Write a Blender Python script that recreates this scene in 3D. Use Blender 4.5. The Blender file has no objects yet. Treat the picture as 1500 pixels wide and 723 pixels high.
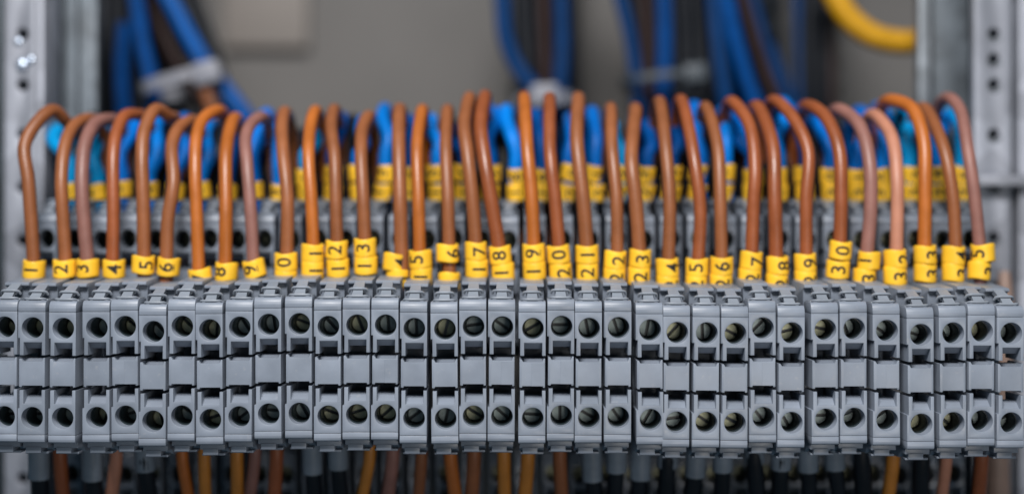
import bpy, bmesh, math, random
from mathutils import Vector, Matrix, Quaternion
random.seed(7)
S = 0.001                       # everything below is written in millimetres
D = 282.0                       # camera to the faces of the front blocks
K = 0.1438                      # mm per photo pixel on that plane
CX, CY = 743.0, 361.5
sc = bpy.context.scene
COL = sc.collection

def P(px, py, d):
    """point (mm) that stands d mm behind the front faces"""
    s = K * (D + d) / D
    return Vector(((px - CX) * s, d, (CY - py) * s))

# ------------------------------------------------------------------ materials
def new_mat(name):
    m = bpy.data.materials.new(name); m.use_nodes = True
    nt = m.node_tree
    return m, nt, nt.nodes['Principled BSDF']

def lin(c):
    return tuple(((v/255.0)/12.92 if v/255.0 <= .04045 else ((v/255.0+.055)/1.055)**2.4) for v in c)

def plastic(name, rgb, rough=.45, vary=.10, bump=.04, scale=260., spec=.5, hue_shift=True, dust=0.0, coat=0.0):
    m, nt, b = new_mat(name)
    N, L = nt.nodes, nt.links
    tc = N.new('ShaderNodeTexCoord')
    oi = N.new('ShaderNodeObjectInfo')
    n1 = N.new('ShaderNodeTexNoise'); n1.inputs['Scale'].default_value = scale; n1.inputs['Detail'].default_value = 6
    # move the pattern with each object's random number so that copies differ
    mp = N.new('ShaderNodeVectorMath'); mp.operation = 'ADD'
    L.new(tc.outputs['Object'], mp.inputs[0])
    cmb = N.new('ShaderNodeCombineXYZ')
    for i in range(3): L.new(oi.outputs['Random'], cmb.inputs[i])
    L.new(cmb.outputs[0], mp.inputs[1]); L.new(mp.outputs[0], n1.inputs['Vector'])
    mr = N.new('ShaderNodeMapRange'); mr.inputs['From Min'].default_value = .3; mr.inputs['From Max'].default_value = .7
    mr.inputs['To Min'].default_value = 1 - vary; mr.inputs['To Max'].default_value = 1 + vary
    L.new(n1.outputs['Fac'], mr.inputs['Value'])
    mo = N.new('ShaderNodeMapRange'); mo.inputs['To Min'].default_value = 1 - vary*.8; mo.inputs['To Max'].default_value = 1 + vary*.8
    L.new(oi.outputs['Random'], mo.inputs['Value'])
    mu = N.new('ShaderNodeMath'); mu.operation = 'MULTIPLY'
    L.new(mr.outputs[0], mu.inputs[0]); L.new(mo.outputs[0], mu.inputs[1])
    hs = N.new('ShaderNodeHueSaturation'); hs.inputs['Color'].default_value = (*rgb, 1)
    L.new(mu.outputs[0], hs.inputs['Value'])
    out = hs.outputs['Color']
    if dust > 0:
        n3 = N.new('ShaderNodeTexNoise'); n3.inputs['Scale'].default_value = scale*5; n3.inputs['Detail'].default_value = 8
        L.new(mp.outputs[0], n3.inputs['Vector'])
        r3 = N.new('ShaderNodeMapRange'); r3.inputs['From Min'].default_value = .62; r3.inputs['From Max'].default_value = .74
        r3.inputs['To Max'].default_value = dust
        L.new(n3.outputs['Fac'], r3.inputs['Value'])
        mx = N.new('ShaderNodeMix'); mx.data_type = 'RGBA'
        L.new(r3.outputs[0], mx.inputs['Factor']); L.new(out, mx.inputs[6]); mx.inputs[7].default_value = (.5, .47, .43, 1)
        out = mx.outputs[2]
    L.new(out, b.inputs['Base Color'])
    rr = N.new('ShaderNodeMapRange'); rr.inputs['To Min'].default_value = rough - .1; rr.inputs['To Max'].default_value = rough + .14
    L.new(n1.outputs['Fac'], rr.inputs['Value']); L.new(rr.outputs[0], b.inputs['Roughness'])
    b.inputs['Specular IOR Level'].default_value = spec
    b.inputs['Coat Weight'].default_value = coat
    b.inputs['Coat Roughness'].default_value = .25
    if bump > 0:
        n2 = N.new('ShaderNodeTexNoise'); n2.inputs['Scale'].default_value = scale*6; n2.inputs['Detail'].default_value = 4
        L.new(mp.outputs[0], n2.inputs['Vector'])
        bp = N.new('ShaderNodeBump'); bp.inputs['Strength'].default_value = 1; bp.inputs['Distance'].default_value = bump*S
        L.new(n2.outputs['Fac'], bp.inputs['Height']); L.new(bp.outputs[0], b.inputs['Normal'])
    return m

def zinc(name, rgb=(.42,.44,.47), rough=.42, metallic=.75, scale=120.):
    m, nt, b = new_mat(name)
    N, L = nt.nodes, nt.links
    tc = N.new('ShaderNodeTexCoord')
    v = N.new('ShaderNodeTexVoronoi'); v.inputs['Scale'].default_value = scale
    n = N.new('ShaderNodeTexNoise'); n.inputs['Scale'].default_value = scale*.35; n.inputs['Detail'].default_value = 5
    L.new(tc.outputs['Object'], n.inputs['Vector']); L.new(tc.outputs['Object'], v.inputs['Vector'])
    mx = N.new('ShaderNodeMath'); mx.operation = 'MULTIPLY_ADD'; mx.inputs[1].default_value = .45
    sp = N.new('ShaderNodeSeparateColor'); L.new(v.outputs['Color'], sp.inputs[0])
    L.new(sp.outputs[0], mx.inputs[0]); L.new(n.outputs['Fac'], mx.inputs[2])
    cr = N.new('ShaderNodeValToRGB')
    cr.color_ramp.elements[0].position = .25; cr.color_ramp.elements[0].color = (*[c*.55 for c in rgb], 1)
    cr.color_ramp.elements[1].position = 1.0; cr.color_ramp.elements[1].color = (*[min(1, c*1.5) for c in rgb], 1)
    L.new(mx.outputs[0], cr.inputs[0]); L.new(cr.outputs[0], b.inputs['Base Color'])
    b.inputs['Metallic'].default_value = metallic
    rr = N.new('ShaderNodeMapRange'); rr.inputs['To Min'].default_value = rough-.15; rr.inputs['To Max'].default_value = rough+.2
    L.new(n.outputs['Fac'], rr.inputs['Value']); L.new(rr.outputs[0], b.inputs['Roughness'])
    return m

M = {}
M['grey'] = plastic('grey_polyamide', (.182, .212, .262), .38, .10, .012, 180., .5, dust=.10)
M['grey_clip'] = plastic('pale_grey_clip', (.20, .228, .268), .30, .06, .01, 200., .5)
M['recess_shade'] = plastic('dark_recess_shade', (.018, .028, .034), .35, .1, .01)  # dark colour standing for shade in the screw shafts and slots
M['yellow'] = plastic('yellow_marker_plastic', (.82, .475, .028), .38, .07, .012, 250., .45)
M['ink'] = plastic('black_ink', (.012, .011, .010), .55, .05, 0)
M['black'] = plastic('black_pvc', (.006, .008, .012), .40, .15, .02, 220., .22)
M['sleeve'] = plastic('grey_ferrule_sleeve', (.14, .17, .21), .35, .12, .01)
M['wall'] = plastic('beige_grey_wall', (.122, .117, .113), .62, .34, .02, 9.)
M['plate'] = plastic('pale_plate', (.175, .158, .145), .6, .08, .02, 20.)
M['tie'] = plastic('shaded_white_nylon', (.19, .20, .235), .45, .05, .01)  # white nylon greyed in its colour to stand for shade from above
M['yel_cable'] = plastic('yellow_cable', (.50, .255, .002), .45, .08, .01)
M['beige'] = plastic('beige_pvc', (.27, .18, .145), .5, .1, .01)
M['zinc'] = zinc('galvanised_steel', (.17,.19,.21), .5, .5, 200.)
M['zinc_dull'] = zinc('dull_galvanised_steel', (.075,.090,.105), .55, .45, 260.)
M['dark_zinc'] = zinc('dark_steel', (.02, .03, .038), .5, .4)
M['pale'] = zinc('pale_steel', (.235, .25, .29), .48, .35, 90.)
M['screw'] = zinc('passivated_screw', (.19, .23, .23), .42, .6, 500.)
M['screw_b'] = zinc('yellow_passivated_screw', (.29, .30, .21), .42, .6, 500.)
BR = {
 'o': plastic('orange_brown_pvc', (.34, .098, .015), .36, .12, .03, 220., .45),
 'b': plastic('brown_pvc', (.215, .074, .027), .38, .12, .03, 220., .4),
 'r': plastic('reddish_brown_pvc', (.225, .062, .020), .34, .12, .03, 220., .45),
 'm': plastic('mauve_brown_pvc', (.21, .096, .078), .42, .12, .03, 220., .4),
 'p': plastic('peach_brown_pvc', (.38, .165, .105), .42, .1, .03, 220., .4),
 'd': plastic('dark_brown_pvc', (.018, .008, .007), .5, .1, .02, 220., .22),
 'y': plastic('ochre_brown_pvc', (.40, .15, .018), .34, .1, .02),
}
BL = {
 'm': plastic('half_shaded_blue_pvc', (.0, .07, .28), .42, .2, .02, 220., .16),  # blue toned down in the colour for the shade over its upper end
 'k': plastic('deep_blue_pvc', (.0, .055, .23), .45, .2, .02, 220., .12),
 'a': plastic('azure_pvc', (.0, .155, .55), .40, .2, .02, 220., .16),
 'b': plastic('blue_pvc', (.0, .115, .45), .40, .15, .02, 220., .16),
 'c': plastic('light_blue_pvc', (.0, .23, .52), .40, .12, .02, 220., .16),
 'n': plastic('deep_shaded_blue_pvc', (.0, .026, .10), .45, .12, .02, 220., .16),  # cable blue with the shade from above put into its colour
}

# ------------------------------------------------------------------ mesh tools
def link(name, me, mats, parent=None, smooth=True, loc=None):
    o = bpy.data.objects.new(name, me)
    for m in mats: me.materials.append(m)
    COL.objects.link(o)
    if parent: o.parent = parent
    if loc is not None: o.location = Vector(loc) * S
    return o

def finish(bm, name, mats, parent=None, angle=35, loc=None):
    bmesh.ops.recalc_face_normals(bm, faces=bm.faces)
    for v in bm.verts: v.co *= S
    me = bpy.data.meshes.new(name)
    bm.to_mesh(me); bm.free()
    for p in me.polygons: p.use_smooth = True
    me.set_sharp_from_angle(angle=math.radians(angle))
    return link(name, me, mats, parent, loc=loc)

def tag(o, label, cat, group=None, kind=None):
    if label: o['label'] = label
    if cat: o['category'] = cat
    if group: o['group'] = group
    if kind: o['kind'] = kind
    return o

def empty(name, loc):
    o = bpy.data.objects.new(name, None); COL.objects.link(o)
    o.empty_display_size = .002
    o.location = Vector(loc) * S
    return o

def plate(bm, outline, holes, y0, y1, bev=.16, seg=2, mat=0):
    """a plate whose face lies in x,z; y0 front, y1 back; holes = [(cx, cz, r, n)]"""
    rings = [[(x, z) for x, z in outline]]
    for (cx, cz, r, n) in holes:
        rings.append([(cx + r*math.cos(2*math.pi*i/n), cz + r*math.sin(2*math.pi*i/n)) for i in range(n)])
    front_edges, new_faces = [], []
    loops_f, loops_b = [], []
    for R in rings:
        vf = [bm.verts.new((x, y0, z)) for x, z in R]
        vb = [bm.verts.new((x, y1, z)) for x, z in R]
        ef = [bm.edges.new((vf[i], vf[(i+1) % len(vf)])) for i in range(len(vf))]
        eb = [bm.edges.new((vb[i], vb[(i+1) % len(vb)])) for i in range(len(vb))]
        loops_f += ef; loops_b += eb
        for i in range(len(vf)):
            j = (i+1) % len(vf)
            new_faces.append(bm.faces.new((vf[i], vf[j], vb[j], vb[i])))
    front_edges = list(loops_f)
    r1 = bmesh.ops.triangle_fill(bm, use_beauty=True, edges=loops_f)
    r2 = bmesh.ops.triangle_fill(bm, use_beauty=True, edges=loops_b)
    for r in (r1, r2):
        new_faces += [g for g in r['geom'] if isinstance(g, bmesh.types.BMFace)]
    # the flat caps become few faces again so that the bevel stays clean
    bmesh.ops.recalc_face_normals(bm, faces=new_faces)
    if bev > 0:
        bmesh.ops.bevel(bm, geom=front_edges, offset=bev, segments=seg, profile=.5, affect='EDGES', clamp_overlap=True)

def box(bm, x0, x1, y0, y1, z0, z1, bev=0.1, seg=2):
    r = bmesh.ops.create_cube(bm, size=1)
    vs = r['verts']
    for v in vs:
        v.co = Vector(((x0+x1)/2 + v.co.x*(x1-x0), (y0+y1)/2 + v.co.y*(y1-y0), (z0+z1)/2 + v.co.z*(z1-z0)))
    if bev > 0:
        es = list({e for v in vs for e in v.link_edges})
        bmesh.ops.bevel(bm, geom=es, offset=bev, segments=seg, profile=.5, affect='EDGES', clamp_overlap=True)

def prism_yz(bm, poly, x0, x1, bev=.12, seg=2):
    a = [bm.verts.new((x0, y, z)) for y, z in poly]
    b = [bm.verts.new((x1, y, z)) for y, z in poly]
    n = len(poly); fs = [bm.faces.new(a), bm.faces.new(list(reversed(b)))]
    for i in range(n):
        j = (i+1) % n
        fs.append(bm.faces.new((a[i], b[i], b[j], a[j])))
    bmesh.ops.recalc_face_normals(bm, faces=fs)
    if bev > 0:
        es = list({e for f in fs for e in f.edges})
        bmesh.ops.bevel(bm, geom=es, offset=bev, segments=seg, profile=.5, affect='EDGES', clamp_overlap=True)

def hull(bm, pts):
    vs = [bm.verts.new(p) for p in pts]
    bmesh.ops.convex_hull(bm, input=vs)

def tube_bm(bm, pts, rad, sides=12, step=1.2, cap=True):
    """sweep a round section along a Catmull-Rom curve through pts (mm)"""
    pts = [Vector(p) for p in pts]
    rads = rad if isinstance(rad, (list, tuple)) else [rad]*len(pts)
    Q, R = [], []
    ext = [pts[0]*2 - pts[1]] + pts + [pts[-1]*2 - pts[-2]]
    for i in range(len(pts)-1):
        p0, p1, p2, p3 = ext[i:i+4]
        n = max(2, int((p2-p1).length/step))
        a = .5
        t0 = 0; t1 = t0 + max(1e-6, (p1-p0).length)**a; t2 = t1 + max(1e-6, (p2-p1).length)**a; t3 = t2 + max(1e-6, (p3-p2).length)**a
        for k in range(n):
            u = k/n; t = t1 + (t2-t1)*u
            A1 = p0*((t1-t)/(t1-t0)) + p1*((t-t0)/(t1-t0)); A2 = p1*((t2-t)/(t2-t1)) + p2*((t-t1)/(t2-t1)); A3 = p2*((t3-t)/(t3-t2)) + p3*((t-t2)/(t3-t2))
            B1 = A1*((t2-t)/(t2-t0)) + A2*((t-t0)/(t2-t0)); B2 = A2*((t3-t)/(t3-t1)) + A3*((t-t1)/(t3-t1))
            Q.append(B1*((t2-t)/(t2-t1)) + B2*((t-t1)/(t2-t1))); R.append(rads[i] + (rads[i+1]-rads[i])*u)
    Q.append(pts[-1]); R.append(rads[-1])
    T = [(Q[min(i+1, len(Q)-1)] - Q[max(i-1, 0)]).normalized() for i in range(len(Q))]
    u = T[0].orthogonal().normalized()
    prev = None; first = None
    for i, q in enumerate(Q):
        if i: 
            u = T[i-1].rotation_difference(T[i]) @ u
            u = (u - T[i]*u.dot(T[i])).normalized()
        w = T[i].cross(u)
        ring = [bm.verts.new(q + (u*math.cos(2*math.pi*k/sides) + w*math.sin(2*math.pi*k/sides))*R[i]) for k in range(sides)]
        if prev:
            for k in range(sides):
                bm.faces.new((prev[k], prev[(k+1) % sides], ring[(k+1) % sides], ring[k]))
        else: first = ring
        prev = ring
    if cap:
        bm.faces.new(list(reversed(first))); bm.faces.new(prev)

def tube(name, pts, rad, mat, parent=None, sides=14, step=1.2, local=True):
    o0 = Vector(pts[0]) if local else Vector((0, 0, 0))
    bm = bmesh.new()
    tube_bm(bm, [Vector(p) - o0 for p in pts], rad, sides, step)
    return finish(bm, name, [mat], parent, angle=60, loc=o0)

def copy_tree(o, parent=None):
    c = o.copy(); COL.objects.link(c); c.parent = parent
    for ch in list(o.children):
        copy_tree(ch, c)
    return c

ORD = ['first','second','third','fourth','fifth','sixth','seventh','eighth','ninth','tenth','eleventh','twelfth','thirteenth',
 'fourteenth','fifteenth','sixteenth','seventeenth','eighteenth','nineteenth','twentieth','twenty-first','twenty-second',
 'twenty-third','twenty-fourth','twenty-fifth','twenty-sixth','twenty-seventh','twenty-eighth','twenty-ninth','thirtieth',
 'thirty-first','thirty-second','thirty-third','thirty-fourth','thirty-fifth']

# ------------------------------------------------------------------ terminal block
XL, XR = -3.04, 2.68
def screw_bm():
    bm = bmesh.new()
    r, n = 1.92, 30
    # a disc cut by a slot: two domed halves over a sunk floor
    hw = .35
    a0 = math.asin(hw/r)
    for s in (1, -1):
        arc = []
        for i in range(n//2+1):
            a = a0 + (math.pi-2*a0)*i/(n//2)
            arc.append((r*math.cos(a), s*r*math.sin(a)))
        inner = [(x*.88, s*max(hw, abs(z)*.88)) for x, z in arc]
        f = [bm.verts.new((x, -.18, z)) for x, z in inner]
        m_ = [bm.verts.new((x, 0, z)) for x, z in arc]
        b = [bm.verts.new((x, 1.0, z)) for x, z in arc]
        bm.faces.new(f)
        k = len(arc)
        for i in range(k-1):
            bm.faces.new((f[i], f[i+1], m_[i+1], m_[i])); bm.faces.new((m_[i], m_[i+1], b[i+1], b[i]))
        bm.faces.new((f[0], m_[0], b[0], b[-1], m_[-1], f[-1]))
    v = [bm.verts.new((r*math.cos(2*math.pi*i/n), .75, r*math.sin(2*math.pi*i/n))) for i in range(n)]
    fl = bm.faces.new(v); fl.material_index = 1  # slot floor coloured dark to stand for the shade in it
    return bm

def make_block():
    root = empty('terminal_block', (0, 0, 0))
    nx0, nx1 = XL+1.2, XR-.72
    # upper face plate
    bm = bmesh.new()
    plate(bm, [(XL, 3.40), (XL, -2.1), (XL+.36, -2.1), (XL+.36, -5.72), (nx0, -5.72), (nx0, -3.0), (nx1, -3.0), (nx1, -5.72), (XR, -5.72), (XR, 3.40)],
          [(0, 0, 2.26, 40)], 0, 8.6, .12)
    # rounded lip above the fine groove
    prism_yz(bm, [(0.03, 3.47), (.0, 4.3), (.16, 4.95), (.48, 5.45), (1.0, 5.75), (6.8, 5.75), (6.8, 3.47)], XL+.02, XR-.02, .07)
    box(bm, XL+.3, XR-.3, .5, 6.5, 3.2, 3.7, 0)
    hull(bm, [(x, y, z) for x in (nx0-.05, nx1+.05) for y, z in ((.8, -2.9), (3.4, -2.9), (3.4, -4.5), (2.6, -4.4))])
    finish(bm, 'upper_faceplate', [M['grey']], root)
    # lower face plate
    bm = bmesh.new()
    plate(bm, [(XL, -22.42), (XL, -16.9), (XL+.36, -16.9), (XL+.36, -13.05), (nx0, -13.05), (nx0, -15.9), (nx1, -15.9), (nx1, -13.05), (XR, -13.05), (XR, -22.42)],
          [(0, -18.85, 2.26, 40)], 0, 8.6, .12)
    prism_yz(bm, [(0.03, -22.49), (-.03, -23.4), (.10, -23.9), (.35, -24.15), (.8, -24.25), (6.8, -24.25), (6.8, -22.49)], XL+.02, XR-.02, .07)
    box(bm, XL+.3, XR-.3, .5, 6.5, -22.7, -22.2, 0)
    hull(bm, [(x, y, z) for x in (nx0-.05, nx1+.05) for y, z in ((.75, -15.98), (3.6, -15.98), (3.6, -14.25), (2.7, -14.4))])
    finish(bm, 'lower_faceplate', [M['grey']], root)
    # middle cover between the plates
    bm = bmesh.new()
    plate(bm, [(XL+.22, -6.45), (XL+.22, -12.35), (XL+.75, -12.45), (XL+.85, -12.1), (XR-.62, -12.1), (XR-.55, -12.45), (XR-.10, -12.35), (XR-.10, -6.3), (XR-.4, -6.3), (XR-.75, -7.05), (XL+1.0, -7.05), (XL+.65, -6.45)],
          [], .1, 8.0, .10)
    hull(bm, [(x, y, z) for x in (XL+.65, XR-.5) for y, z in ((.9, -7.3), (5.5, -7.3), (5.5, -6.5), (3.2, -6.6))])
    finish(bm, 'middle_cover', [M['grey']], root)
    # housing behind
    bm = bmesh.new()
    prism_yz(bm, [(8.7, 5.0), (8.7, 8.2), (7.4, 8.6), (7.4, 9.1), (8.3, 9.35), (18, 10.1), (23, 10.0), (26, 4), (36, 1), (36, -19), (26, -22), (23, -27.6),
                  (8, -26.9), (7.2, -26.4), (6.5, -25.6), (2.6, -25.5), (2.6, -24.2), (8.8, -24.0), (8.8, -16.2), (13, -14.5), (13, -4.4), (8.8, -2.8), (8.8, 5.0)], XL+.30, XR-.24, .14)
    box(bm, XL+.9, XR-1.6, 2.4, 6.6, -26.6, -25.3, .12)
    box(bm, XL+.5, XR-.3, 3.4, 6.4, -26.9, -26.4, .12)
    finish(bm, 'housing', [M['grey']], root)
    # springy clip over the recess
    bm = bmesh.new()
    c = -.15
    hull(bm, [(c+x, y, z) for (w, y, z) in ((1.0, 8.0, 9.25), (1.0, 8.0, 8.0), (1.25, 3.6, 7.6), (1.25, 3.8, 6.7)) for x in (-w, w)])
    tube_bm(bm, [(c-2.0, 4.2, 6.9), (c-1.75, 3.7, 7.45), (c-1.2, 3.3, 7.62), (c, 3.2, 7.66), (c+1.2, 3.3, 7.62), (c+1.75, 3.7, 7.45), (c+2.0, 4.2, 6.9)], .30, 8, .25)
    hull(bm, [(c+x, y, z) for (w, y, z) in ((1.0, 3.4, 7.4), (1.0, 3.6, 6.4), (1.15, 1.5, 6.3), (1.15, 1.6, 5.6)) for x in (-w, w)])
    tube_bm(bm, [(c-2.25, 2.2, 5.95), (c-1.9, 1.6, 6.12), (c-1.1, 1.3, 6.1), (c+1.1, 1.3, 6.1), (c+1.9, 1.6, 6.12), (c+2.25, 2.2, 5.95)], .26, 8, .25)
    box(bm, c-2.5, c+2.5, 2.6, 6.9, 5.3, 6.0, .1)
    finish(bm, 'clip', [M['grey_clip']], root)
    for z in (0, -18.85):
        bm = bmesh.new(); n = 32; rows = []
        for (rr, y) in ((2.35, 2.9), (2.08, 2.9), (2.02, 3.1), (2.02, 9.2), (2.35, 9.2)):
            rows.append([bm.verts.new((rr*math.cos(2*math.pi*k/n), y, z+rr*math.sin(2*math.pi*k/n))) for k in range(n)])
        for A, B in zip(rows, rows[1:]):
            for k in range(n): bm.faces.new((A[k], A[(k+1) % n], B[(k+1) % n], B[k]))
        finish(bm, 'shaft_shade_sleeve', [M['recess_shade']], root)  # dark sleeve added to deepen the shade inside the screw shaft
        s = finish(screw_bm(), 'screw', [M['screw'], M['recess_shade']], root, loc=(0, 7.6, z))
    return root

HOLES = [(6,479),(48,480),(92,481),(142,480),(183.5,478),(224.5,485.5),(266.7,478),(307.5,483),(351.3,479),(393.3,475),(438.3,474),
 (481,478),(523,476),(565,476),(607,481),(651.7,482),(693.7,478),(736,478.7),(780.7,481),(822.8,478),(863.3,481),(906.3,479.7),
 (952.7,483.3),(992.5,487),(1035.8,487.5),(1077.5,488.3),(1118,480.3),(1160.5,487.5),(1209,482.5),(1251.5,481.3),(1299.5,484),
 (1348.7,489.7),(1396,487.5),(1439,485),(1481.7,488)]
proto = make_block()
SLOT = [40,100,70,75,40,45,42,95,55,80,20,48,68,85,88,105,-8,35,-28,0,78,70,-80+180,-48,88,25,-45,-12,12,70,35,20,60,80,85]
def place_block(i, root, loc, seed):
    rnd = random.Random(seed)
    root.location = (loc + Vector((0, rnd.uniform(-.25, .25), 0)))*S
    root.rotation_euler = (0, math.radians(rnd.uniform(-.45, .45)), math.radians(rnd.uniform(-.8, .8)))
    for ch in root.children:
        if ch.name.startswith('screw'):
            up = ch.location.z > -.01
            a = SLOT[i] if (up and seed < 100) else rnd.uniform(-80, 90)
            ch.rotation_euler = (0, math.radians(a), 0)
            if rnd.random() < .28:
                ch.material_slots[0].link = 'OBJECT'; ch.material_slots[0].material = M['screw_b']
            ch.location.y += rnd.uniform(-.3, .5)*S
for i, (hx, hy) in enumerate(HOLES):
    r = proto if i == 0 else copy_tree(proto)
    HOLES[i] = (hx, hy)
blocks = [o for o in COL.objects if o.name.startswith('terminal_block')]

SEAM = {4, 13, 18, 19, 17, 30, 26}
bm = bmesh.new(); src = [c for c in proto.children if c.name.startswith('middle_cover')][0]
bm.from_mesh(src.data)
for v in bm.verts: v.co /= S
prism_yz(bm, [(.04, -7.15), (.04, -12.1), (.5, -12.1), (.5, -7.15)], -.25, XR-.2, .03, 1)
seam_o = finish(bm, 'seam_cover', [M['grey']]); seam_me = seam_o.data; bpy.data.objects.remove(seam_o)
for i, b in enumerate(blocks):
    if i in SEAM:
        for ch in b.children:
            if ch.name.startswith('middle_cover'): ch.data = seam_me
    hx, hy = HOLES[i]
    tag(b, 'light grey screw terminal block in the sharp front row gripping the brown wire numbered %d' % (i+1), 'terminal block', 'terminal blocks of the front row')
    dd = (hy - 481)*.0
    place_block(i, b, P(hx, hy, dd), i)
# back row and lower row
def row(n, x0, x1, y, d, label, group, seed, jit):
    for i in range(n):
        b = copy_tree(proto)
        for ch in b.children:
            if ch.name.startswith('screw'): ch.location.y = 7.6*S
        rnd = random.Random(seed+i)
        tag(b, label % ORD[i], 'terminal block', group)
        place_block(i, b, P(x0 + (x1-x0)*i/(n-1), y + rnd.uniform(-jit, jit), d), seed+i)
        b.scale = (.84, 1, 1)
row(35, 68.5, 1422, 351, 27, 'grey terminal block in the blurred back row, %s from its left end', 'terminal blocks of the back row', 200, 1.5)
row(34, 105, 1398, 694, 36, 'dim grey terminal block behind the wires below, %s from the left', 'terminal blocks of the row below', 400, 2)

# ------------------------------------------------------------------ wires of the front row
W = [
 ('b',[(49,384),(45,313),(41,261),(36,214),(51,184),(77,161),(99,180)]),
 ('b',[(96,384),(92,313),(90,261),(96,210),(109,184),(129,174)]),
 ('m',[(128,384),(124,334),(120,261),(126,206),(141,180),(159,175)]),
 ('r',[(165,384),(166,313),(166,227),(171,193),(184,169),(201,168)]),
 ('b',[(211,384),(210,304),(208,227),(212,189),(229,160),(246,170)]),
 ('b',[(244,384),(246,321),(254,270),(252,214),(261,189),(279,177)]),
 ('o',[(291,396),(289,334),(286,249),(288,201),(298,174),(317,162)]),
 ('o',[(330,390),(331,313),(331,227),(336,193),(343,174)]),
 ('m',[(371,384),(367,304),(362,240),(360,201),(369,180),(381,172)]),
 ('b',[(420,384),(421,291),(415,227),(413,184),(416,165)]),
 ('o',[(459,370),(456,291),(452,227),(455,184),(461,163)]),
 ('b',[(494,370),(492,291),(490,227),(485,184),(489,161)]),
 ('b',[(535,370),(532,291),(529,227),(531,189),(539,171)]),
 ('b',[(588,384),(586,291),(584,206),(585,161)]),
 ('o',[(615,380),(613,291),(611,214),(618,162)]),
 ('b',[(658,380),(656,291),(653,214),(655,162)]),
 ('b',[(697,370),(692,291),(685,227),(680,184),(687,144)]),
 ('r',[(732,375),(719,291),(711,240),(704,184),(710,142)]),
 ('o',[(782,370),(779,291),(772,214),(768,144)]),
 ('r',[(819,370),(813,291),(806,227),(805,145)]),
 ('b',[(860,370),(854,291),(845,206),(847,145)]),
 ('b',[(904,380),(903,291),(896,214),(895,159)]),
 ('b',[(937,380),(931,291),(925,236),(931,161)]),
 ('b',[(979,390),(981,291),(975,214),(967,150)]),
 ('r',[(1022,390),(1026,313),(1016,227),(999,148)]),
 ('b',[(1057,390),(1055,291),(1051,214),(1035,158)]),
 ('r',[(1101,380),(1104,291),(1106,249),(1098,184),(1074,150)]),
 ('r',[(1137,384),(1135,291),(1132,214),(1110,157)]),
 ('r',[(1181,384),(1181,291),(1184,223),(1164,176),(1137,148)]),
 ('r',[(1230,370),(1232,291),(1229,219),(1209,171),(1186,155)]),
 ('m',[(1270,376),(1275,309),(1274,240),(1259,184),(1231,161)]),
 ('p',[(1313,376),(1314,261),(1306,201),(1282,169)]),
 ('o',[(1354,376),(1355,270),(1353,206),(1336,159),(1308,147)]),
 ('b',[(1400,376),(1396,291),(1383,219),(1355,159)]),
 ('m',[(1436,376),(1428,291),(1419,227),(1407,163),(1392,144)]),
]
DESC = {'o':'bright orange-brown','b':'brown','r':'reddish brown','m':'mauve brown','p':'pale peach-brown','y':'ochre'}
def loop_points(pts, d0, reach, low=40):
    L = [0]
    for a, b in zip(pts, pts[1:]):
        L.append(L[-1] + math.hypot(b[0]-a[0], b[1]-a[1]))
    out = []
    x, y = pts[0]
    out.append(P(x, y+low, d0)); 
    for (x, y), l in zip(pts, L):
        s = l/L[-1]
        out.append(P(x, y, d0 + reach*s**4))
    a = out[-1]; sgn = (out[-1]-out[-2]).normalized()
    out.append(a + Vector((sgn.x*1.2, 6.5, -.4)))
    out.append(a + Vector((sgn.x*1.6, 12.5, -5.5)))
    out.append(a + Vector((sgn.x*1.6, 15.5, -16)))
    out.append(a + Vector((sgn.x*1.6, 16.0, -34)))
    return out
wires = []
for i, (c, pts) in enumerate(W):
    r = 1.52 + .1*random.uniform(-1, 1)
    o = tube('wire', loop_points(pts, 18, 14), r, BR[c])
    tag(o, '%s wire of the front row that carries the number %d' % (DESC[c], i+1), 'wire', 'brown wires arching out of the front row')
    wires.append(o)

# ------------------------------------------------------------------ ring markers
RO, RI, RH = 2.50, 1.75, 3.95
def glyph_mesh(d):
    cu = bpy.data.curves.new('digit_text', 'FONT'); cu.body = str(d)
    cu.resolution_u = 4; cu.size = 4.75; cu.align_x = 'CENTER'; cu.offset = .075
    ob = bpy.data.objects.new('digit_text', cu); COL.objects.link(ob)
    dg = bpy.context.evaluated_depsgraph_get(); dg.update()
    me = bpy.data.meshes.new_from_object(ob.evaluated_get(dg))
    bm = bmesh.new(); bm.from_mesh(me)
    bpy.data.objects.remove(ob); bpy.data.meshes.remove(me); bpy.data.curves.remove(cu)
    ys = [v.co.y for v in bm.verts]; xs = [v.co.x for v in bm.verts]
    my, mx = (min(ys)+max(ys))/2, (min(xs)+max(xs))/2
    for v in bm.verts: v.co.y -= my; v.co.x -= mx
    if d in (6, 9):
        vs = [bm.verts.new(p) for p in ((-.8, -1.85, 0), (.8, -1.85, 0), (.8, -2.1, 0), (-.8, -2.1, 0))]
        bm.faces.new(vs)
    y = -2.64
    while y < 2.64:
        bmesh.ops.bisect_plane(bm, geom=bm.verts[:]+bm.edges[:]+bm.faces[:], plane_co=(0, y, 0), plane_no=(0, 1, 0))
        y += .24
    return bm
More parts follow.
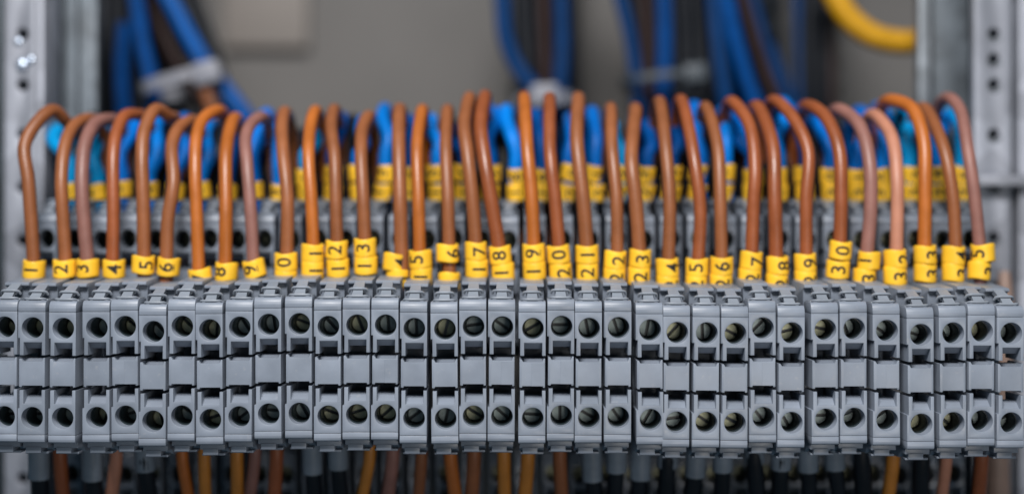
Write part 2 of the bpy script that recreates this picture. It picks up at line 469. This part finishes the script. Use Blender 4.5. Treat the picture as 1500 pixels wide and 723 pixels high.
def ring_mesh(d):
    bm = bmesh.new()
    n = 40
    prof = [(RI, RH/2-.1), (RI+.12, RH/2), (RO-.18, RH/2), (RO-.04, RH/2-.07), (RO, RH/2-.22), (RO, RH/4), (RO, 0), (RO, -RH/4), (RO, -RH/2+.22), (RO-.04, -RH/2+.07), (RO-.18, -RH/2), (RI+.12, -RH/2), (RI, -RH/2+.1)]
    rows = []
    for k in range(n):
        a = 2*math.pi*k/n
        sad = .20*(1-math.cos(2*a))/1.0 - .16           # the ends are cut like a saddle
        rows.append([bm.verts.new((r*math.sin(a), -r*math.cos(a), z + sad*(1 if abs(z) > RH/2-.3 else 0)*(1 if z > 0 else .9))) for r, z in prof])
    m = len(prof)
    for k in range(n):
        A, B = rows[k], rows[(k+1) % n]
        for j in range(m):
            bm.faces.new((A[j], A[(j+1) % m], B[(j+1) % m], B[j]))
    bmesh.ops.recalc_face_normals(bm, faces=bm.faces)
    g = glyph_mesh(d)
    mp = {}
    for v in g.verts:
        th = -v.co.y / RO * .96
        mp[v] = bm.verts.new(((RO+.025)*math.sin(th), -(RO+.025)*math.cos(th), v.co.x*.92))
    for f in g.faces:
        nf = bm.faces.new([mp[v] for v in f.verts]); nf.material_index = 1
        nf.normal_update()
        c = nf.calc_center_median()
        if nf.normal.x*c.x + nf.normal.y*c.y < 0: nf.normal_flip()
    g.free()
    for v in bm.verts: v.co *= S
    me = bpy.data.meshes.new('ring_marker_%d' % d)
    bm.to_mesh(me); bm.free()
    for p in me.polygons: p.use_smooth = True
    me.set_sharp_from_angle(angle=math.radians(50))
    me.materials.append(M['yellow']); me.materials.append(M['ink'])
    return me
RM = [ring_mesh(d) for d in range(10)]
def ring(d, px, ytop, depth, tilt=0, dx=0, label='', group='', s=1.0, lean=0, w=1.0):
    h = RH/(K*(D+depth)/D)/2
    o = bpy.data.objects.new('ring_marker', RM[d]); COL.objects.link(o)
    o.location = P(px, ytop+h*s, depth)*S
    a = math.asin(max(-.99, min(.99, dx/17.0)))
    q = Quaternion((0, 1, 0), -math.radians(tilt)) @ Quaternion((1, 0, 0), math.radians(lean)) @ Quaternion((0, 0, 1), a)
    o.rotation_mode = 'QUATERNION'; o.rotation_quaternion = q
    o.scale = (w*random.uniform(.97, 1.04), w*random.uniform(.97, 1.04), s)
    tag(o, label, 'wire marker', group)
    return o
# per wire: rings from the top: (digit, x, y top, tilt ccw, digit offset)
RG = [
 [(1,50,382,-3,0)], [(2,94.5,381,0,-1)], [(3,129,380,0,-5)], [(4,167,381,0,5)], [(5,210,375,-2,9)], [(6,247,378,-5,-1)], [(7,294,394,9,2)],
 [(8,332,385,-3,-8)], [(9,373,381,12,-5)],
 [(0,419,371,1,-1),(1,419,396,0,4)], [(1,458,358,0,8),(1,458,383,0,8)], [(2,493,353,-2,-1),(1,495,380,2,3)], [(3,535,350,1,-2),(1,536,376,0,-1)],
 [(4,577.5,371,-4,12),(1,582,394,0,15)], [(5,616,367,2,-6),(1,617,392,-1,0)], [(6,655.5,358,1,10),(1,658,399,0,16)], [(7,697,355,1,7),(1,698.5,381,0,5)],
 [(8,733,361,5,-2),(1,737,386,3,-3)], [(9,782,358,2,-3),(1,783,384,2,-2)], [(0,818,360,5,0),(2,821,386,3,5)], [(1,860,360,1,0),(2,860.5,386,0,-1)],
 [(2,901,368,-3,5),(2,900,393.5,-2,2)], [(3,937.5,366,-3,3),(2,936,392,-1,1)], [(4,977.5,379,3,7),(2,978,404,0,4)], [(5,1021,379,-1,-4),(2,1020,404,0,-2)],
 [(6,1057,377,-1,-2),(2,1056,402,0,0)], [(7,1100,369,-4,8),(2,1098,394,-2,2)], [(8,1139,376,2,8),(2,1138,402,0,5)], [(9,1179.5,372,3,5),(2,1180,397,2,4)],
 [(0,1231,354,-5,0),(3,1227,382,-4,-3)], [(1,1273,369,-5,-11),(3,1266,394,-2,3)], [(2,1311,366,4,10),(3,1311,391,2,5)], [(3,1355,360,3,8),(3,1355,387,0,8)],
 [(4,1396.5,361,-1,9),(3,1396,386,1,11)], [(5,1440,358,3,-13),(3,1434,383,-2,12)],
]
COLR = {'o':'orange-brown','b':'brown','r':'reddish','m':'mauve','p':'peach'}
for i, rs in enumerate(RG):
    for k, (dg_, x, y, t, dx) in enumerate(rs):
        if len(rs) == 1: lb = 'yellow ring printed %d, the only ring on the %s wire numbered %d' % (dg_, COLR[W[i][0]], i+1)
        else: lb = 'yellow ring printed %d, %s of the two rings on %s wire %d' % (dg_, ('upper', 'lower')[k], COLR[W[i][0]], i+1)
        ring(dg_, x, y, 18, t, dx, lb, 'yellow number rings of the front row')

# ------------------------------------------------------------------ blue wires of the back row
rnd = random.Random(11)
blue_top = {0:(86,190),1:(150,190),4:(268,175),12:(563,160),13:(600,176),14:(632,175),15:(660,190),16:(724,165),17:(742,163),18:(785,168),20:(868,165),
            24:(1018,158),25:(1062,165),27:(1148,152),28:(1163,160),30:(1262,165),31:(1291,158),32:(1330,160),33:(1375,168),34:(1398,166)}
for i in range(35):
    bx = 103 + 38.4*i
    wide = 1 if i < 9 else 0
    yt = 276 if wide else 248
    tx, ty = blue_top.get(i, (bx + (CX-bx)*.03 + rnd.uniform(-12, 12), rnd.uniform(166, 186)))
    my = (yt+ty)/2
    mx = bx*.5 + tx*.5 + rnd.uniform(-8, 8)
    if wide: mx += rnd.uniform(-9, 9)
    pts = [(bx, yt+6), (bx+rnd.uniform(-2,2), yt-22), (mx, my), (tx-(CX-tx)*.012, ty+16), (tx, ty)]
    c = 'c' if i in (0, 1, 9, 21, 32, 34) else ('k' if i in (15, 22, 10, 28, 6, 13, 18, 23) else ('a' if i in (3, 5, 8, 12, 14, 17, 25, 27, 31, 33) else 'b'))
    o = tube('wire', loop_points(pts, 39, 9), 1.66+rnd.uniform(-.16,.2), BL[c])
    tag(o, '%s blue wire from the left, looping up from the blurred back row' % ORD[i], 'wire', 'blue wires arching out of the back row')
    rot = rnd.uniform(-12, 12)
    num = i+1
    tl = rnd.uniform(-7, 7) if i not in (21,22,23,24) else -9
    if num < 10:
        ring(num, bx, 268+rnd.uniform(-3,3), 39, tl, rot, 'blurred yellow ring printed %d, alone on the %s blue wire' % (num, ORD[i]), 'yellow number rings of the back row', w=.86)
    else:
        ring(num % 10, bx+rnd.uniform(-3,3), 246+rnd.uniform(-5,3), 39, tl, rot, 'blurred yellow ring printed %d, upper ring on the %s blue wire' % (num % 10, ORD[i]), 'yellow number rings of the back row', w=.86)
        ring(num//10, bx+(rnd.uniform(0,1) if tl>-5 else -3), 270.5, 39, tl, rot+rnd.uniform(-3,3), 'blurred yellow ring printed %d, lower ring on the %s blue wire' % (num//10, ORD[i]), 'yellow number rings of the back row', w=.86)

rnd = random.Random(31)
for i in range(34):
    bx = 122 + 38.4*i; tx = bx + (CX-bx)*.03 + rnd.uniform(-8, 8); ty = rnd.uniform(172, 196)
    pts = [(bx, 290), (bx+rnd.uniform(-3,3), 250), ((bx+tx)/2+rnd.uniform(-6,6), 215), (tx-(CX-tx)*.01, ty+14), (tx, ty)]
    o = tube('wire', loop_points(pts, 47, 9), 1.7, M['black'])
    tag(o, '%s black wire from the left, in the dark gaps behind the blue wires' % ORD[i], 'wire', 'black wires behind the blue loops')

# ------------------------------------------------------------------ wires below the front row
BW = [(57,'g',699),(88,'r',0),(135,'g',701),(170,'p',0),(212,'g',687),(267,'o',0),(299,'y',0),(347,'y',0),(373,'m',0),(405,'r',0),(457,'g',691),(495,'g',684),
 (541,'y',0),(575,'m',0),(617,'b',0),(660,'o',0),(694,'b',0),(738,'y',0),(773,'y',0),(820,'b',0),(866,'g',702),(903,'g',689),(939,'g',700),(978,'g',682),
 (1020,'g',696),(1059,'g',688),(1105,'g',676),(1144,'g',685),(1183,'g',688),(1222,'g',685),(1262,'g',676),(1308,'y',0),(1350,'g',672),(1386,'p',0),(1438,'r',0)]
rnd = random.Random(5)
for i, (x, c, ys) in enumerate(BW):
    lean = rnd.uniform(-8, 8)
    if c in ('o','y'): lean = {267:10,541:-12,299:2}.get(x, lean)
    p = [P(x-lean*.1, 640, 17), P(x, 672, 17.5), P(x+lean*.5, 705, 19), P(x+lean*1.2, 745, 22), P(x+lean*1.6, 800, 28)]
    if c == 'g':
        root = empty('sleeved_cable', p[0])
        tag(root, 'black cable in a grey sleeve hanging under the terminal of wire %d' % (i+1), 'cable', 'wires hanging under the front row')
        bm = bmesh.new(); q0 = p[0]
        e = P(x+lean*.3*(ys-672)/33, ys, 18.4)
        tube_bm(bm, [Vector(p[0])-q0, (Vector(p[0])+e)/2-q0, e-q0], 2.35, 16, 1.)
        finish(bm, 'sleeve', [M['sleeve']], root, 50)
        bm = bmesh.new()
        tube_bm(bm, [v-q0 for v in p], 1.75+rnd.uniform(0,.3), 14, 1.5)
        finish(bm, 'cable', [M['black']], root, 50)
    else:
        o = tube('wire', p, 1.45+rnd.uniform(-.1,.15), BR[c])
        tag(o, '%s wire hanging below the front row from the terminal of wire %d' % (DESC[c], i+1), 'wire', 'wires hanging under the front row')

# ------------------------------------------------------------------ cables behind
def cable(pts, rpx, mat, label, d=95, group='loose cables hanging behind the rows', up=25, name='cable'):
    q = [P(x, y, d + (k*.0)) for k, (x, y) in enumerate(pts)]
    r = rpx*K*(D+d)/D
    if up is None: up = 25
    a = q[0]-q[1]; q = [q[0] + a.normalized()*(up if pts[0][1] < 20 else 1)] + q
    b = (q[-1]-q[-2]).normalized(); q.append(q[-1] + b*10 + Vector((0, 4, -4))); q.append(q[-1] + b*25+Vector((0, 6, -20)))
    o = tube(name, q, r, mat, sides=16, step=3)
    tag(o, label, 'cable', group)
    return o
BL['h'] = plastic('shaded_blue_pvc', (.0, .043, .18), .45, .2, .02, 220., .12)  # blue cables darkened in colour, standing for shade from above
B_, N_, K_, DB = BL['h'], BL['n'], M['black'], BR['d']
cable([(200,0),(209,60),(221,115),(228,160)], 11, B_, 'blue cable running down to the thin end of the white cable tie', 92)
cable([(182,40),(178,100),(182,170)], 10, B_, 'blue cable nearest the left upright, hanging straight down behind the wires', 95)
cable([(246,-5),(275,50),(303,98),(333,135),(368,182)], 13, BL['m'], 'thick bright blue cable slanting down right through the tie head', 88)
cable([(224,-5),(245,60),(272,110),(310,165)], 11, DB, 'dark brown cable between the two blue cables by the tie', 98)
cable([(262,0),(292,60),(318,105),(340,165)], 10, K_, 'black cable slanting along the right side of the thick blue cable', 100)
cable([(285,-5),(305,50),(318,90),(330,150)], 9, K_, 'rightmost black cable of the bundle held by the white tie', 104)
for j, (x, dx) in enumerate([(150,2),(164,3),(179,6),(196,9),(214,12),(232,16),(248,20)]):
    cable([(x,-5),(x+dx*.5,60),(x+dx,120),(x+dx+2,180)], 10, K_, '%s black cable from the left upright, at the back of the bundle' % ORD[j].capitalize().lower(), 108+j%3*3, 'black cables behind the left bundle')
cable([(300,128),(312,165),(332,200)], 9, BR['b'], 'short brown cable coming out under the white tie head', 84)
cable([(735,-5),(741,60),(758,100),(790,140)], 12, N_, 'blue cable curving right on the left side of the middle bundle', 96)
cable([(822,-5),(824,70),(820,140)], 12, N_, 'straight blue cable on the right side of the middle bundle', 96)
cable([(796,-5),(798,70),(800,140)], 10, DB, 'dark red-brown cable in the middle bundle', 99)
cable([(760,-5),(764,60),(775,110),(790,170)], 12, K_, 'black cable inside the curve of the blue cable, middle bundle', 104)
cable([(778,-5),(781,70),(785,150)], 11, K_, 'black cable beside the red-brown cable of the middle bundle', 107)
cable([(810,-5),(811,70),(808,150)], 9, K_, 'black cable left of the straight blue cable, middle bundle', 106)
cable([(840,-5),(843,70),(846,170)], 6, K_, 'thin black cable at the right edge of the middle bundle', 110)
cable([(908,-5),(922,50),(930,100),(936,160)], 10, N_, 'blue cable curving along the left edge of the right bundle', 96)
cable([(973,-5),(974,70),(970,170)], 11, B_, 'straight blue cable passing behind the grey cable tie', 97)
cable([(944,-5),(948,60),(948,150)], 10, DB, 'dark red-brown cable beside the left blue cable, right bundle', 99)
cable([(926,-5),(938,50),(945,120)], 9, K_, 'black cable behind the left blue cable of the right bundle', 104)
cable([(960,-5),(961,50),(958,120)], 9, K_, 'black cable left of the straight blue cable, right bundle', 105)
cable([(992,-5),(996,50),(998,170)], 10, K_, 'black cable right of the straight blue cable, right bundle', 103)
cable([(1012,-5),(1016,50),(1018,170)], 11, K_, 'black cable under the head of the grey cable tie', 106)
cable([(1034,-5),(1036,50),(1038,170)], 11, K_, 'black cable behind the thick pair of blue cables', 109)
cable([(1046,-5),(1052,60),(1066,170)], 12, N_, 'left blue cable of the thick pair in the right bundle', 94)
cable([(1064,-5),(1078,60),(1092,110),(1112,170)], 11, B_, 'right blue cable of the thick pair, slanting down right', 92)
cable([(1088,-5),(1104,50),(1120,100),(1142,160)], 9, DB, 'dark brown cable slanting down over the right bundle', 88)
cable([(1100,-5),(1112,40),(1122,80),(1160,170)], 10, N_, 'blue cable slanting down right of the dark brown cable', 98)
cable([(1075,-5),(1092,60),(1110,110),(1130,180)], 12, K_, 'black cable between the slanting blue and brown cables', 102)
cable([(1128,70),(1142,110),(1160,165)], 10, N_, 'short shade-darkened blue cable emerging right of the brown cable', 103)
cable([(1186,-5),(1184,60),(1186,170)], 11, K_, 'left one of three black cables near the yellow cable', 100)
cable([(1206,-5),(1207,60),(1207,170)], 12, K_, 'middle one of three black cables near the yellow cable', 103)
cable([(1222,-5),(1220,60),(1219,170)], 5, DB, 'thin dark brown cable beside the three black cables', 99)
cable([(1168,-5),(1170,60),(1172,170)], 7, N_, 'shade-darkened blue cable just left of the three black cables', 104)
# yellow cable: an arc that runs behind the right upright
yp = [(1205,-45),(1224,-5),(1240,22),(1266,46),(1300,60),(1345,61),(1385,40)]
o = tube('cable', [P(x, y, 84) for x, y in yp], 17.5*K*(D+84)/D, M['yel_cable'], sides=18, step=3)
tag(o, 'thick yellow cable curving behind the right upright', 'cable')
o = tube('cable', [P(1471,398,41), P(1472,430,40), P(1468,520,40), P(1462,600,40), P(1461,680,40), P(1462,760,41), P(1462,840,44)], [9*K,13*K,16*K,19*K,20*K,20*K,20*K], M['beige'], sides=18, step=3)
tag(o, 'thick beige cable standing behind the right end of the front row', 'cable')
# beige cable end at the right
o = tube('wire', [P(1466,505,12), P(1478,511,11), P(1492,518,8), P(1512,526,7), P(1535,530,9)], 4*K, BR['p'])
tag(o, 'thin copper coloured wire at the right edge near the last middle cover', 'wire')

# ------------------------------------------------------------------ cable ties
def tie(cx0, y0, cx1, y1, d, hx, hy, hr, label, w=10):
    a, b = P(cx0, y0, d), P(cx1, y1, d)
    root = empty('cable_tie', (a+b)/2)
    tag(root, label, 'cable tie')
    c = (a+b)/2; ax = (b-a); L = ax.length/2; ax.normalize()
    side = Vector((-ax.z, 0, ax.x)); back = Vector((0, 1, 0))
    bm = bmesh.new(); n = 40; hw = w*K*(D+d)/D/2; prev = None; firstr = None; dep = 11
    for k in range(n):
        t = 2*math.pi*k/n
        e = .62
        cxx = math.copysign(abs(math.cos(t))**e, math.cos(t)); sy = math.copysign(abs(math.sin(t))**e, math.sin(t))
        pc = ax*(cxx*L) + back*(sy*dep + dep*.25)
        nrm = (ax*(cxx/L) + back*(sy/dep)).normalized()
        ringv = [bm.verts.new(pc + nrm*q1 + side*q2) for q1, q2 in ((0, -hw), (.9, -hw), (.9, hw), (0, hw))]
        if prev:
            for j in range(4): bm.faces.new((prev[j], prev[(j+1) % 4], ringv[(j+1) % 4], ringv[j]))
        else: firstr = ringv
        prev = ringv
    for j in range(4): bm.faces.new((prev[j], prev[(j+1) % 4], firstr[(j+1) % 4], firstr[j]))
    finish(bm, 'strap', [M['tie']], root, 40)
    h = P(hx, hy, d-9) - c; r = hr*K*(D+d)/D
    bm = bmesh.new(); box(bm, -r, r, -r*.7, r*.7, -r*.85, r*.85, r*.3, 3)
    ang = math.atan2(ax.z, ax.x)
    bmesh.ops.rotate(bm, verts=bm.verts, cent=(0,0,0), matrix=Matrix.Rotation(-ang, 3, 'Y'))
    bmesh.ops.translate(bm, verts=bm.verts, vec=h)
    finish(bm, 'head', [M['tie']], root, 40)
tie(214,134,318,106,92, 304,108,20, 'white cable tie with a fat head round the left cable bundle', 16)
tie(758,150,838,146,96, 798,141,20, 'pale cable tie half hidden behind brown wires at the middle bundle', 16)
TG = M['tie']; M['tie'] = plastic('grey_nylon', (.04, .052, .064), .5, .05, .01)
tie(915,120,1030,108,96, 1018,108,17, 'grey cable tie slung across the blue cables of the right bundle', 10)

# ------------------------------------------------------------------ uprights
def mapx(px, d): return P(px, 0, d).x
def upright(name, label, px0, px1, holes, hx, d, lip, web, lipw):
    """perforated strip with a folded lip and a recessed web, px0..px1 the face"""
    z0, z1 = P(0, 900, d).z, P(0, -160, d).z
    root = empty(name, (mapx((px0+px1)/2, d), d, z0))
    tag(root, label, 'upright', 'perforated uprights of the enclosure')
    o = Vector((mapx((px0+px1)/2, d), d, z0))
    bm = bmesh.new()
    x0, x1 = mapx(px0, d)-o.x, mapx(px1, d)-o.x
    hs = [(P(hx, y, d).x-o.x, P(hx, y, d).z-o.z, 8.6*K*(D+d)/D, 24) for y in holes]
    plate(bm, [(x0, 0), (x1, 0), (x1, z1-z0), (x0, z1-z0)], hs, 0, 2.2, .25)
    finish(bm, 'perforated_face', [M['pale']], root, 35)
    for (a, b, dd0, dd1, m_, nm) in (lip + web):
        bm = bmesh.new()
        box(bm, mapx(a, d+dd0)-o.x, mapx(b, d+dd0)-o.x, dd0, dd1, 0, z1-z0, .4)
        finish(bm, nm, [M[m_]], root, 35)
    return root, o
HY = [-22,50,87,124,197,272,348,420,495,570,640,700,760]
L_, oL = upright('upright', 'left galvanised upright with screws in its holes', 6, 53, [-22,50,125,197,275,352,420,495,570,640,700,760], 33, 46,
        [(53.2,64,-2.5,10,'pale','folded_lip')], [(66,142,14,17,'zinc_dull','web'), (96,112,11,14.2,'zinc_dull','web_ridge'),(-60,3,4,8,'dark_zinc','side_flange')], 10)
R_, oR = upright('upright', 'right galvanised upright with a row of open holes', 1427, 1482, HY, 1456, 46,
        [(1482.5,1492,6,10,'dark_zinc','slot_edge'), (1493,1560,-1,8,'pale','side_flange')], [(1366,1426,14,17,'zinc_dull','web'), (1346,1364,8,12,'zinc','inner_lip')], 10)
# dark backing added inside the uprights, coloured as the shade in the holes
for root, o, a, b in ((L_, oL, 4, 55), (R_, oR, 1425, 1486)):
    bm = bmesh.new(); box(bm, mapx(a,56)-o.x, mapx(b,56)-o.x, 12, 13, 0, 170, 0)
    finish(bm, 'hole_shade_backing', [M['dark_zinc']], root)
# bright screws and dimples on the left upright
def machine_screw(px, py, d, r, label):
    bm = bmesh.new()
    bmesh.ops.create_uvsphere(bm, u_segments=20, v_segments=10, radius=r)
    for v in bm.verts: v.co.y *= .55
    bmesh.ops.bisect_plane(bm, geom=bm.verts[:]+bm.edges[:]+bm.faces[:], plane_co=(0,.05,0), plane_no=(0,1,0), clear_outer=True)
    box(bm, -r*.14, r*.14, -r*.62, -r*.45, -r*.7, r*.7, .0)
    o = finish(bm, 'machine_screw', [M['zincs']], None, 30, loc=P(px, py, d))
    tag(o, label, 'screw')
M['zincs'] = zinc('bright_zinc', (.45,.52,.62), .34, 1.0, 30.)
machine_screw(27, 61, 45.8, 1.0, 'small shiny screw just under the top hole of the left upright')
machine_screw(32, 95, 45.8, 1.5, 'larger shiny screw between the holes of the left upright')
machine_screw(45, 88, 45.8, 1.0, 'small shiny screw beside the larger screw on the left upright')
# rolled rims below the holes of the right upright
for y in HY[1:7]:
    bm = bmesh.new(); r = 9.8*K*(D+46)/D
    tube_bm(bm, [(r*math.cos(a), -.1, r*math.sin(a)) for a in [math.radians(t) for t in range(195, 350, 15)]], .28, 8, .5)
    c = P(1456, y, 46) - oR
    bmesh.ops.translate(bm, verts=bm.verts, vec=c)
    finish(bm, 'hole_rim', [M['zinc']], R_, 50)
# cross bar at the right
bm = bmesh.new(); a, b = P(1432, 272, 42), P(1620, 258, 42)
box(bm, 0, b.x-a.x, 0, 4, 0, 2.6, .4)
o = finish(bm, 'cross_bar', [M['pale']], None, 35, loc=a); tag(o, 'pale horizontal steel bar crossing the right upright', 'bar')

# ------------------------------------------------------------------ enclosure
bm = bmesh.new()
box(bm, -260, 260, 160, 164, -260, 260, 0)
o = finish(bm, 'wall', [M['wall']]); o['kind'] = 'structure'; o['label'] = 'beige grey back wall of the electrical enclosure'
# raised plate in the upper left of the wall
bm = bmesh.new(); a, b = P(318, 66, 148), P(446, -120, 148)
box(bm, 0, b.x-a.x, 8, 12.5, 0, b.z-a.z, 1.0, 3)
o = finish(bm, 'mounting_plate', [M['plate']], None, 35, loc=a); tag(o, 'raised beige plate on the back wall right of the tied cables', 'plate')
# dark duct on the wall behind the right bundle
def duct(x0, x1, y0, y1, d, label):
    bm = bmesh.new(); a, b = P(x0, y1, d), P(x1, y0, d)
    W_, H_ = b.x-a.x, b.z-a.z
    box(bm, 0, W_, 0, 10, 0, H_, .8)
    n = int(H_/9)
    for k in range(n):
        box(bm, -1.2, W_+1.2, -1.5, 9, k*9+1, k*9+6, .5)
    o = finish(bm, 'cable_duct', [M['duct']], None, 35, loc=a); tag(o, label, 'cable duct')
M['duct'] = plastic('dark_duct', (.006,.009,.013), .6, .1, .02, 100., .2)
duct(140, 262, -160, 620, 132, 'dark slotted duct behind the left cable bundle')
duct(755, 838, -160, 620, 132, 'dark slotted duct behind the middle cable bundle')
duct(930, 1140, -160, 620, 132, 'wide dark slotted duct behind the blue cables on the right')
duct(1180, 1222, -160, 620, 132, 'narrow dark slotted duct behind the three black cables')

# ------------------------------------------------------------------ camera, light
cam = bpy.data.cameras.new('camera'); co = bpy.data.objects.new('camera', cam); COL.objects.link(co)
co.location = Vector((0, -D, 0))*S; co.rotation_euler = (math.radians(90), 0, 0)
cam.sensor_width = 36; cam.lens = 36*D/(1500*K); cam.clip_start = .01; cam.clip_end = 20
cam.shift_x = (750-CX)/1500
cam.dof.use_dof = True; cam.dof.focus_distance = (D+2)*S; cam.dof.aperture_fstop = 3.1
sc.camera = co
w = bpy.data.worlds.new('World'); sc.world = w; w.use_nodes = True
bg = w.node_tree.nodes['Background']; bg.inputs[0].default_value = (.50, .78, 1, 1); bg.inputs[1].default_value = .13
def area(name, loc, tgt, size, sy, power, col):
    l = bpy.data.lights.new(name, 'AREA'); l.shape = 'RECTANGLE'; l.size = size*S; l.size_y = sy*S; l.energy = power; l.color = col
    o = bpy.data.objects.new(name, l); COL.objects.link(o); o.location = Vector(loc)*S
    o.rotation_euler = (Vector(tgt)-Vector(loc)).to_track_quat('-Z', 'Y').to_euler()
area('key_lamp', (-50, -330, 330), (0, 0, -10), 170, 120, 4.05, (1, .965, .94))
area('low_lamp', (120, -340, -70), (0, 10, -20), 120, 120, .30, (1, .93, .86))
sc.view_settings.view_transform = 'Standard'; sc.view_settings.look = 'None'; sc.view_settings.exposure = 0; sc.view_settings.gamma = 1
sc.cycles.use_denoising = True
